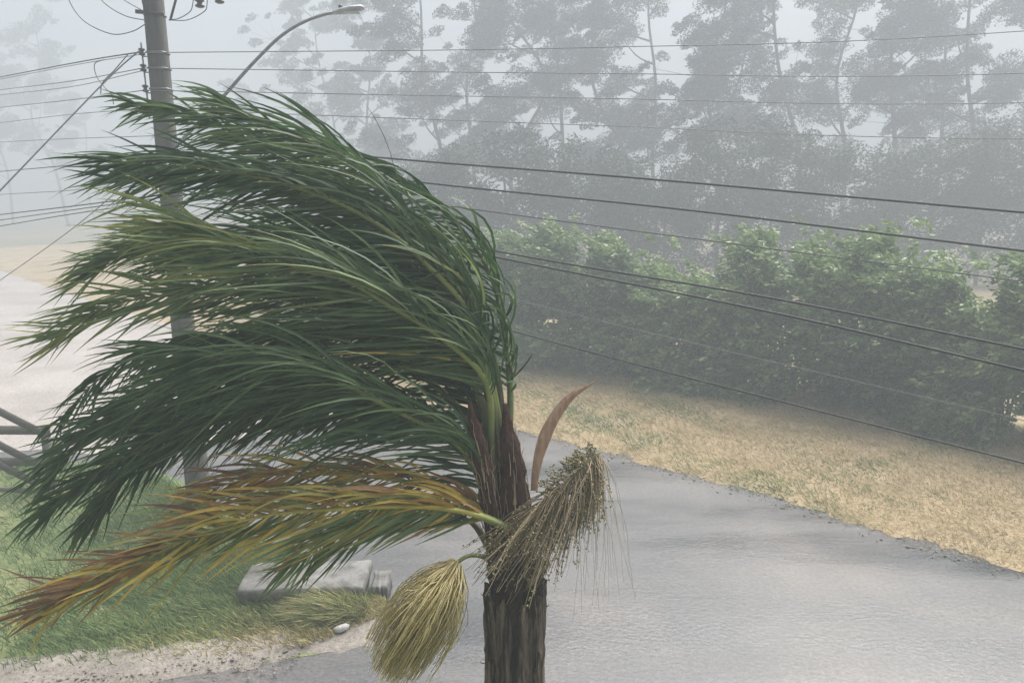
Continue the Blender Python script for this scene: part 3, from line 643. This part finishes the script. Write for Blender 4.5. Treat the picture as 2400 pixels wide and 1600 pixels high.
frond([(1200, 1245), (1150, 1218), (1080, 1196), (960, 1186), (800, 1192), (640, 1205), (500, 1240), (370, 1295), (220, 1368), (110, 1425)], (-.1, -.22, -.18), 'dying yellow and rusty brown frond at the bottom',
      n=165, L=.62, ang=11, roll=.12, sag=.42, s0=.06, age=(.30, .58), rach_t=.9, foot=0, tipage=.32, side_age=.30, sep=40, wd=.0088, gap=.05, shag=.13)
frond([(1190, 1245), (1130, 1190), (1040, 1150), (900, 1120), (740, 1110), (600, 1118), (480, 1150)], (-.06, -.05, 0), 'withered golden frond above the yellow one', n=84, L=.58, ang=13, roll=.1, sag=.4, s0=.1, age=(.62, 1.0), shag=.1, rach_t=.9, foot=0, sep=16, wd=.009, gap=.15)
# spathe: a dry brown blade curving up right
bp_ = px3([(1252, 1150), (1256, 1105), (1270, 1045), (1296, 985), (1338, 930), (1402, 890)], -.02); P = spline(bp_, 26); T = norm(np.gradient(P, axis=0))
W = norm(np.cross(T, FW)); wv = .036*np.interp(np.linspace(0, 1, 26), [0, .12, .4, .7, 1], [.55, .6, 1, .72, .03])
rowsv = []
for c_, off in ((-1, .35), (-.5, .05), (0, -.1), (.5, .05), (1, .35)): rowsv.append(P + W*(c_*wv)[:, None] + FW[None]*(off*wv)[:, None])
V = np.stack(rowsv, 1); inn = V + FW*.004
i = np.arange(25)[:, None]*5+np.arange(4)[None]; q = np.stack([i, i+5, i+6, i+1], -1).reshape(-1, 4)
m = MB().add(V.reshape(-1, 3), q).add(inn.reshape(-1, 3), q[:, ::-1]); m.build('spathe', M['spathe'], palm, smooth=True, label='dry brown pointed spathe curving up to the right')

def strands(axis, n, s_rng, angf, lenf, spread, mat, stem_r, name, label, bead=0, thick=.0034, fan=.35, gravity=.4, stem_t=.5, flare=0):
    A = spline(axis, 40); T = norm(np.gradient(A, axis=0)); S = np.linspace(0, 1, 40)
    st = MB().tube(A, np.interp(S, [0, .3, 1], [stem_r, stem_r*.7, stem_r*.25]), 8, a=stem_t).build(name, M['rachis'], palm, smooth=True, label=label)
    m = MB(); beads = MB(); oc = ico*np.array([1, 1, 1/.7])
    for k in range(n):
        s = s_rng[0] + (s_rng[1]-s_rng[0])*rng.random()
        b = np.array([np.interp(s, S, A[:, c]) for c in range(3)])
        a = radians(angf(s) + spread*rng.normal()); d = RT*cos(a) + UP*sin(a) + FW*fan*rng.normal(); d = norm(d)
        t = np.array([np.interp(s, S, T[:, c]) for c in range(3)])
        d_ = norm(d*.6 + t*.5 + .2*rng.normal(size=3) + flare*rng.normal()*np.cross(d, FW)); ll = lenf(s)*(.75+.4*rng.random()); P = [b]
        NS = 9
        for e in range(1, NS): d_ = norm(d_ + (d-d_)*.5 + np.array([0, 0, -1])*gravity*.12 + .07*rng.normal(size=3)); P.append(P[-1]+d_*ll/(NS-1))
        P = np.array(P); m.tube(P, thick*np.linspace(1, .45, NS)*(.8+.5*rng.random()), 3, a=rng.random(), cap=False)
        if bead:
            for q_ in range(bead):
                f = .25+.75*rng.random(); c = np.array([np.interp(f, np.linspace(0, 1, NS), P[:, x]) for x in range(3)]) + .006*rng.normal(size=3)
                beads.add(oc*(.0048+.003*rng.random())+c, icf, rng.random())
    m.build('strand_mass', M[mat], st, smooth=True, kind='stuff')
    if bead: beads.build('fruit_mass', M['fruit'], st, smooth=True, kind='stuff')
    return st
strands(px3([(1190, 1290), (1240, 1230), (1310, 1150), (1370, 1090), (1412, 1056)], [-.12, -.2, -.24, -.24, -.22]), 320, (.42, .98), lambda s: 228+34*(s-.4)/.6, lambda s: .54-.22*max(0, s-.6)/.4, 10, 'strand', .014,
        'fruit_cluster', 'brown broom-like fruit cluster on the right of the crown', bead=7, stem_t=.55, fan=.25)
strands(px3([(1300, 1160), (1350, 1108), (1404, 1062)], [-.24, -.24, -.22]), 60, (.0, 1), lambda s: 170-20*s, lambda s: .13-.05*s, 18, 'strand', .006, 'fruit_twig', None, bead=8, fan=.3, gravity=.1)
strands(px3([(1330, 1130), (1404, 1062)], [-.22, -.2]), 26, (.2, 1), lambda s: 268, lambda s: .72, 9, 'strand', .003, 'loose_strand', None, thick=.0014, fan=.2, gravity=.9)
def bell():
    A = spline(px3([(1150, 1312), (1125, 1302), (1092, 1304), (1055, 1335), (1010, 1400), (965, 1480)], [-.12, -.15, -.18, -.2, -.2, -.2]), 30)
    st = MB().tube(A, np.linspace(.014, .004, 30), 8, a=.4).build('flower_cluster', M['rachis'], palm, smooth=True, label='yellow hanging flower cluster on the left of the trunk')
    m = MB(); a0 = np.array([1072, 1316.]); b0 = np.array([912, 1580.]); ax = (b0-a0); Ln = np.linalg.norm(ax); ax /= Ln; pp = np.array([-ax[1], ax[0]])
    for k in range(900):
        w_ = np.clip(rng.normal()*.44, -1.0, 1.0); f0 = rng.random()**1.6*.45; z_ = .16*rng.normal()*(1-w_*w_*.5)
        p0 = a0 + ax*f0*Ln*.9 + pp*w_*16; f1 = .60 + .46*rng.random() - .12*abs(w_)**2
        p1 = a0 + ax*(f0*.55+f1*.5)*Ln*.75 + pp*w_*108; p2 = a0 + ax*max(f1, f0+.25)*Ln + pp*w_*84 + rng.normal(size=2)*7
        u = np.linspace(0, 1, 9)[:, None]; P = (1-u)**2*p0 + 2*u*(1-u)*p1 + u*u*p2
        P = np.array([at(x, y, D0-.2+z_*(2*t_*(1-t_)*1.5+.35*t_)) for (x, y), t_ in zip(P, u[:, 0])]) + .004*rng.normal(size=(9, 3))
        m.tube(P, .0036*np.linspace(1, .5, 9)*(.7+.6*rng.random()), 3, a=np.clip(.5+.28*rng.normal(), 0, 1), cap=False)
    m.build('strand_mass', M['flower'], st, smooth=True, kind='stuff')
bell()

# ------------------------------------------------------------------ hedge shrubs
def leaves(m, base, d, ln, wd, tint):
    n = len(base); sd = norm(np.cross(d, rng.normal(size=(n, 3)))); up = np.cross(sd, d)
    mid = base + d*(ln*.45)[:, None] + up*(ln*.10)[:, None]
    tip = base + d*ln[:, None]
    V = np.stack([base, mid+sd*wd[:, None], tip, mid-sd*wd[:, None]], 1).reshape(-1, 3)
    k = np.arange(n)[:, None]*4
    m.add(V, k+np.array([[0, 1, 2]]), np.repeat(tint, 4)); m.f.append(k - 0 + (m.n - 4*n) + np.array([[0, 2, 3]]))
def tri_leaves(m, base, d, ln, tint):
    n = len(base); sd = norm(np.cross(d, rng.normal(size=(n, 3))))*(ln*.28)[:, None]
    V = np.stack([base+sd, base-sd, base+d*ln[:, None]], 1).reshape(-1, 3)
    m.add(V, np.arange(n)[:, None]*3+np.array([[0, 1, 2]]), np.repeat(tint, 3))
def shrub(x, y, w_, h, label, ncl=340, leaf=.145):
    o = thing('hedge_shrub', (x, y, 0), label, 'shrub', 'shrubs in the roadside hedge')
    st = MB()
    for k in range(9):
        a = rng.random()*2*pi; b = np.array([x+.25*cos(a), y+.25*sin(a), 0]); top = np.array([x-.35+w_*.40*rng.normal()*.7, y+w_*.35*rng.normal()*.6, h*(.7+.28*rng.random())])
        st.tube(spline([b, (b*.55+top*.45)+[.15, 0, .1], top], 10), np.linspace(.035, .008, 10), 5)
    st.build('stems', M['stem'], o)
    m = MB()
    # leafy lobes of different size and height, each a shell of twigs
    nlob = 10; lob = []
    for q_ in range(nlob):
        f = (q_+.5)/nlob; rr = w_*(.26+.16*rng.random())*(1.15 if q_ < 3 else 1)
        lob.append((x - .12*h*f + w_*.42*(2*rng.random()-1)*(1-.92*f), y + w_*.30*(2*rng.random()-1), max(rr*.45, h*(.04+.80*f)), rr, .14*rng.normal()))
    lob.append((x-.1*h, y, h-.36, .42, .1))
    c = []; lt_ = []
    for lx, ly, lz, lr, lt in lob:
        n = int(ncl/len(lob)); u = norm(rng.normal(size=(n, 3))); r = rng.random(n)**.35
        c.append(np.column_stack([lx+u[:, 0]*r*lr*1.05, ly+u[:, 1]*r*lr, lz+u[:, 2]*r*lr*.95])); lt_ += [lt + .16*v for v in u[:, 2]]  # tint rises toward each lobe's top: light from above put into leaf colour
    c = np.vstack(c); c[:, 2] = np.clip(c[:, 2], .06, h)
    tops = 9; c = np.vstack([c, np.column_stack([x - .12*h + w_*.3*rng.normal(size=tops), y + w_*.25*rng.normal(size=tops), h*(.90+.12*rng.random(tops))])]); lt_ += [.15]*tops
    for k, cc_ in enumerate(c):
        nl = 29; out = norm(cc_-np.array([x+.2, y, h*.4]))
        td = norm(out*.6 + np.array([-.75, -.05, .25]) + .3*rng.normal(size=3)); ll = .38+.35*rng.random()
        s = rng.random(nl); b = cc_ + td*(s*ll)[:, None] + .05*rng.normal(size=(nl, 3))
        b[:, 2] -= .12*s*s
        d = norm(td*.35 + np.array([-.75, 0, -.18]) + .48*rng.normal(size=(nl, 3)))
        ln = leaf*(.65+.7*rng.random(nl))
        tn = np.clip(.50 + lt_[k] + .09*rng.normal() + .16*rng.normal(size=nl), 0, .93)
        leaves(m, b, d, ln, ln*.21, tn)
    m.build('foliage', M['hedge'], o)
nv2 = np.array([.66, .75])
shr = []
# crown top pixel, foot pixel: placed on the hedge line
tops = [((2440, 600), 'tall leafy shrub cut by the right edge of the picture'), ((2300, 750), 'low shrub in the dip near the right edge'),
        ((2185, 628), 'shrub with a rounded top left of the dip near the right edge'), ((2050, 556), 'broad tall shrub under the thick cables right of centre of the hedge'),
        ((1925, 590), 'tall shrub with ragged top, second of the tall pair'), ((1785, 556), 'tallest spiky shrub with a shoot at its top'),
        ((1660, 665), 'lower shrub left of the spiky one'), ((1550, 640), 'hazy shrub in the low middle stretch of the hedge'),
        ((1440, 572), 'pale hazy shrub with a domed top'), ((1310, 540), 'pale hazy shrub with the brightest top near the palm'),
        ((1205, 560), 'hazy shrub whose left half hides behind the palm crown'), ((1110, 590), 'shrub hidden behind the palm crown edge')]
def footline(px):          # hedge foot in the photograph
    return np.interp(px, [1100, 1220, 1500, 1800, 2100, 2400, 2500], [832, 858, 905, 950, 1000, 1062, 1085])
for (tx, ty), lab in tops:
    g = onground(tx, footline(tx)); off = nv2*.75; x, y = g[0]+off[0], g[1]+off[1]
    dpt = (np.array([x, y, 2.5])-EYE) @ FW
    h = at(tx, ty, dpt)[2]
    shrub(x, y, 1.85 + .3*rng.random(), h, lab, ncl=480 if tx > 1500 else 430)
x0, y0 = onground(1110, 832)[:2]
for k, lab in enumerate(('first far hedge shrub seen through the palm fronds', 'second far hedge shrub fading behind the fronds', 'third far hedge shrub almost lost in mist', 'farthest hedge shrub lost in mist beyond the fronds')):
    x, y = x0-1.5-2.0*k, y0+2.3+1.9*k; shrub(x, y, 2.2, 3.5, lab, ncl=220, leaf=.16)
for k, (x, y, lab) in enumerate(((12.6, 12.6, 'hedge shrub just outside the right edge'), (14.4, 11.2, 'second hedge shrub beyond the right edge'))): shrub(x, y, 2.2, 3.8, lab, ncl=240)
# low weeds along the hedge foot
# ------------------------------------------------------------------ eucalyptus trees in the mist
def eucalyptus(x, y, h, label, ncl=60, crown0=.22, lean=.05, nleaf=760, wide=1.0, group='eucalyptus trees behind the hedge', leaf=.17):
    o = thing('eucalyptus_tree', (x, y, 0), label, 'tree', group)
    st = MB(); top = np.array([x-lean*h, y, h])
    tr = spline([(x, y, -.1), (x+.5*rng.normal(), y, h*.3), (x-lean*.35*h+.8*rng.normal(), y, h*.55), (x-lean*.7*h+.8*rng.normal(), y, h*.78), top], 22)
    st.tube(tr, np.linspace(.18, .035, 22)*h/20, 7)
    m = MB(); cl = []
    nb = 11
    for b in range(nb):
        f = crown0 + (1-crown0)*(b+rng.random())/nb; f = min(f, .98)
        base = np.array([np.interp(f, np.linspace(0, 1, 22), tr[:, c]) for c in range(3)])
        a = rng.random()*2*pi; ll = h*(.10+.13*rng.random())*wide*(1.15-.55*f)
        e = base + np.array([cos(a)*ll-.25*ll, sin(a)*ll*.8, ll*(.55+.5*rng.random())])
        br = spline([base, base*.5+e*.5+[0, 0, -.12*ll], e], 8); st.tube(br, np.linspace(.075, .018, 8)*h/20, 5)
        q0 = h/20
        for k in range(max(4, ncl//nb)):
            big = k < 3; f2 = (.35+.5*rng.random()) if big else (.6+.75*rng.random())
            c = base + (e-base)*f2 + np.array([rng.normal()*.6-.35, rng.normal()*.5, rng.normal()*.5])*q0*(1.0 if big else 1.5)
            cl.append((c, (.62+.55*rng.random())*q0 if big else (.26+.30*rng.random())*q0))
            st.tube([base+(e-base)*min(f2, 1)*.85, c], [.020*q0, .009*q0], 3, cap=False)
    for c, r in cl:
        n = int(nleaf*(r/q0)**1.7) + 25; sh = .30+.25*rng.normal()
        u = norm(rng.normal(size=(n, 3)))*(rng.random(n)**.36)[:, None]
        u *= (1+.18*np.sin(5*u[:, 0]+7*c[0])*np.cos(4*u[:, 2]+3*c[2]))[:, None]
        b = c + u*np.array([1.25, .95, .72])*r + np.column_stack([np.zeros(n), np.zeros(n), sh*r*u[:, 0]-.22*r*(u[:, 0]**2)])
        d = norm(np.array([-.75, 0, -.25]) + .6*rng.normal(size=(n, 3)))
        ln = leaf*(.7+.6*rng.random(n)); tn = np.clip(.5+.2*rng.normal(size=n)+.2*rng.normal(), 0, 1)
        tri_leaves(m, b-d*(ln*.5)[:, None], d, ln, tn)
    st.build('trunk', M['stem'], o); m.build('crown', M['euc'], o)
E = [  # crown centre px, distance, height, crown start, label
    (985, 47, 20.5, .2, 'leftmost solid eucalyptus with a dense rounded crown'), (1090, 52, 21, .2, 'eucalyptus with a leafy top second from the row\'s left end'),
    (1200, 46, 20, .2, 'dense eucalyptus third from the row\'s left end'), (1310, 51, 21.5, .2, 'eucalyptus above the left end of the visible hedge'),
    (1420, 46, 19.5, .25, 'eucalyptus with bare gaps in its middle crown'), (1520, 50, 21, .2, 'eucalyptus behind the low stretch of hedge'),
    (1655, 43, 19, .25, 'slim eucalyptus with a dark visible trunk and separate clumps'), (1740, 50, 17.5, .2, 'shorter eucalyptus right of the slim one'),
    (1850, 44, 21, .25, 'open eucalyptus with bare branches against the sky'), (1950, 49, 21.5, .22, 'eucalyptus with a full crown above the spiky shrub'),
    (2060, 44, 21, .3, 'eucalyptus with tall forked trunks right of centre'), (2170, 49, 20, .2, 'eucalyptus leaning in the right third'),
    (2280, 43, 20.5, .2, 'broad eucalyptus near the right edge'), (2390, 46, 21, .2, 'eucalyptus cut by the right edge of the picture'), (2510, 45, 20.5, .2, 'eucalyptus just beyond the right edge')]
for px, d, h, c0, lab in E:
    p = at(px, 440, d*1.14); eucalyptus(p[0]+.8, p[1], h*1.1, lab, ncl=84, crown0=c0, lean=.02+.11*rng.random())
FE = [(780, 80, 23, 'pale misty tree left of the eucalyptus row'), (880, 72, 22, 'misty tree just left of the solid eucalyptus'), (620, 105, 18, 'barely visible tree under the street lamp'),
      (520, 118, 17, 'faintest tree right of the utility pole'), (150, 98, 26, 'ghostly tall tree at the top left corner'), (20, 104, 24, 'ghostly tree at the left edge'), (215, 112, 19, 'low ghostly tree between corner tree and pole')]
for px, d, h, lab in FE:
    p = at(px, 440, d); eucalyptus(p[0], p[1], h, lab, ncl=77, nleaf=380, wide=1.25, group='far trees fading in the mist', leaf=.28)
# undergrowth thicket in front of the eucalyptus row
for k in range(13):
    px = 940 + k*125; p = at(px, 440, 37+3*rng.random()); h = 7+2.2*rng.random()
    o = thing('understory_tree', (p[0], p[1], 0), ['leftmost', 'second', 'third', 'fourth', 'fifth', 'sixth', 'seventh', 'eighth', 'ninth', 'tenth', 'eleventh', 'twelfth', 'rightmost'][k] + ' low misty tree beneath the eucalyptus row, counted from the left', 'tree', 'low trees under the eucalyptus')
    st = MB(); st.tube(spline([(p[0], p[1], -.1), (p[0]-.1, p[1], h*.5), (p[0]-.4, p[1], h*.85)], 8), np.linspace(.12, .03, 8), 6); st.build('trunk', M['stem'], o)
    m = MB()
    for c in range(46):
        u = norm(rng.normal(size=3))*rng.random()**.4; c_ = np.array([p[0]+u[0]*2.6, p[1]+u[1]*1.6, h*.5+u[2]*h*.47]); n = 230; r = .6+.45*rng.random()
        v = norm(rng.normal(size=(n, 3)))*(rng.random(n)**.45)[:, None]*r
        d = norm(np.array([-.8, 0, -.2])+.5*rng.normal(size=(n, 3))); ln = .18*(.7+.6*rng.random(n))
        tri_leaves(m, c_+v*np.array([1.2, .9, .75]), d, ln, np.clip(.5+.25*rng.normal(size=n), 0, 1))
    m.build('crown', M['euc'], o)

# ------------------------------------------------------------------ rain mist
hm = bpy.data.materials.new('mist'); hm.use_nodes = True; t = hm.node_tree; t.nodes.clear()
pv = t.nodes.new('ShaderNodeVolumePrincipled'); mo = t.nodes.new('ShaderNodeOutputMaterial'); t.links.new(pv.outputs[0], mo.inputs['Volume'])
pv.inputs['Color'].default_value = (.485, .525, .565, 1); pv.inputs['Density'].default_value = .0160; pv.inputs['Anisotropy'].default_value = .15
hz_o = MB().box((0, 105, 13.5), (500, 290, 29)).build('haze', hm); hz_o['kind'] = 'stuff'; hz_o['label'] = 'grey rain mist filling the air'
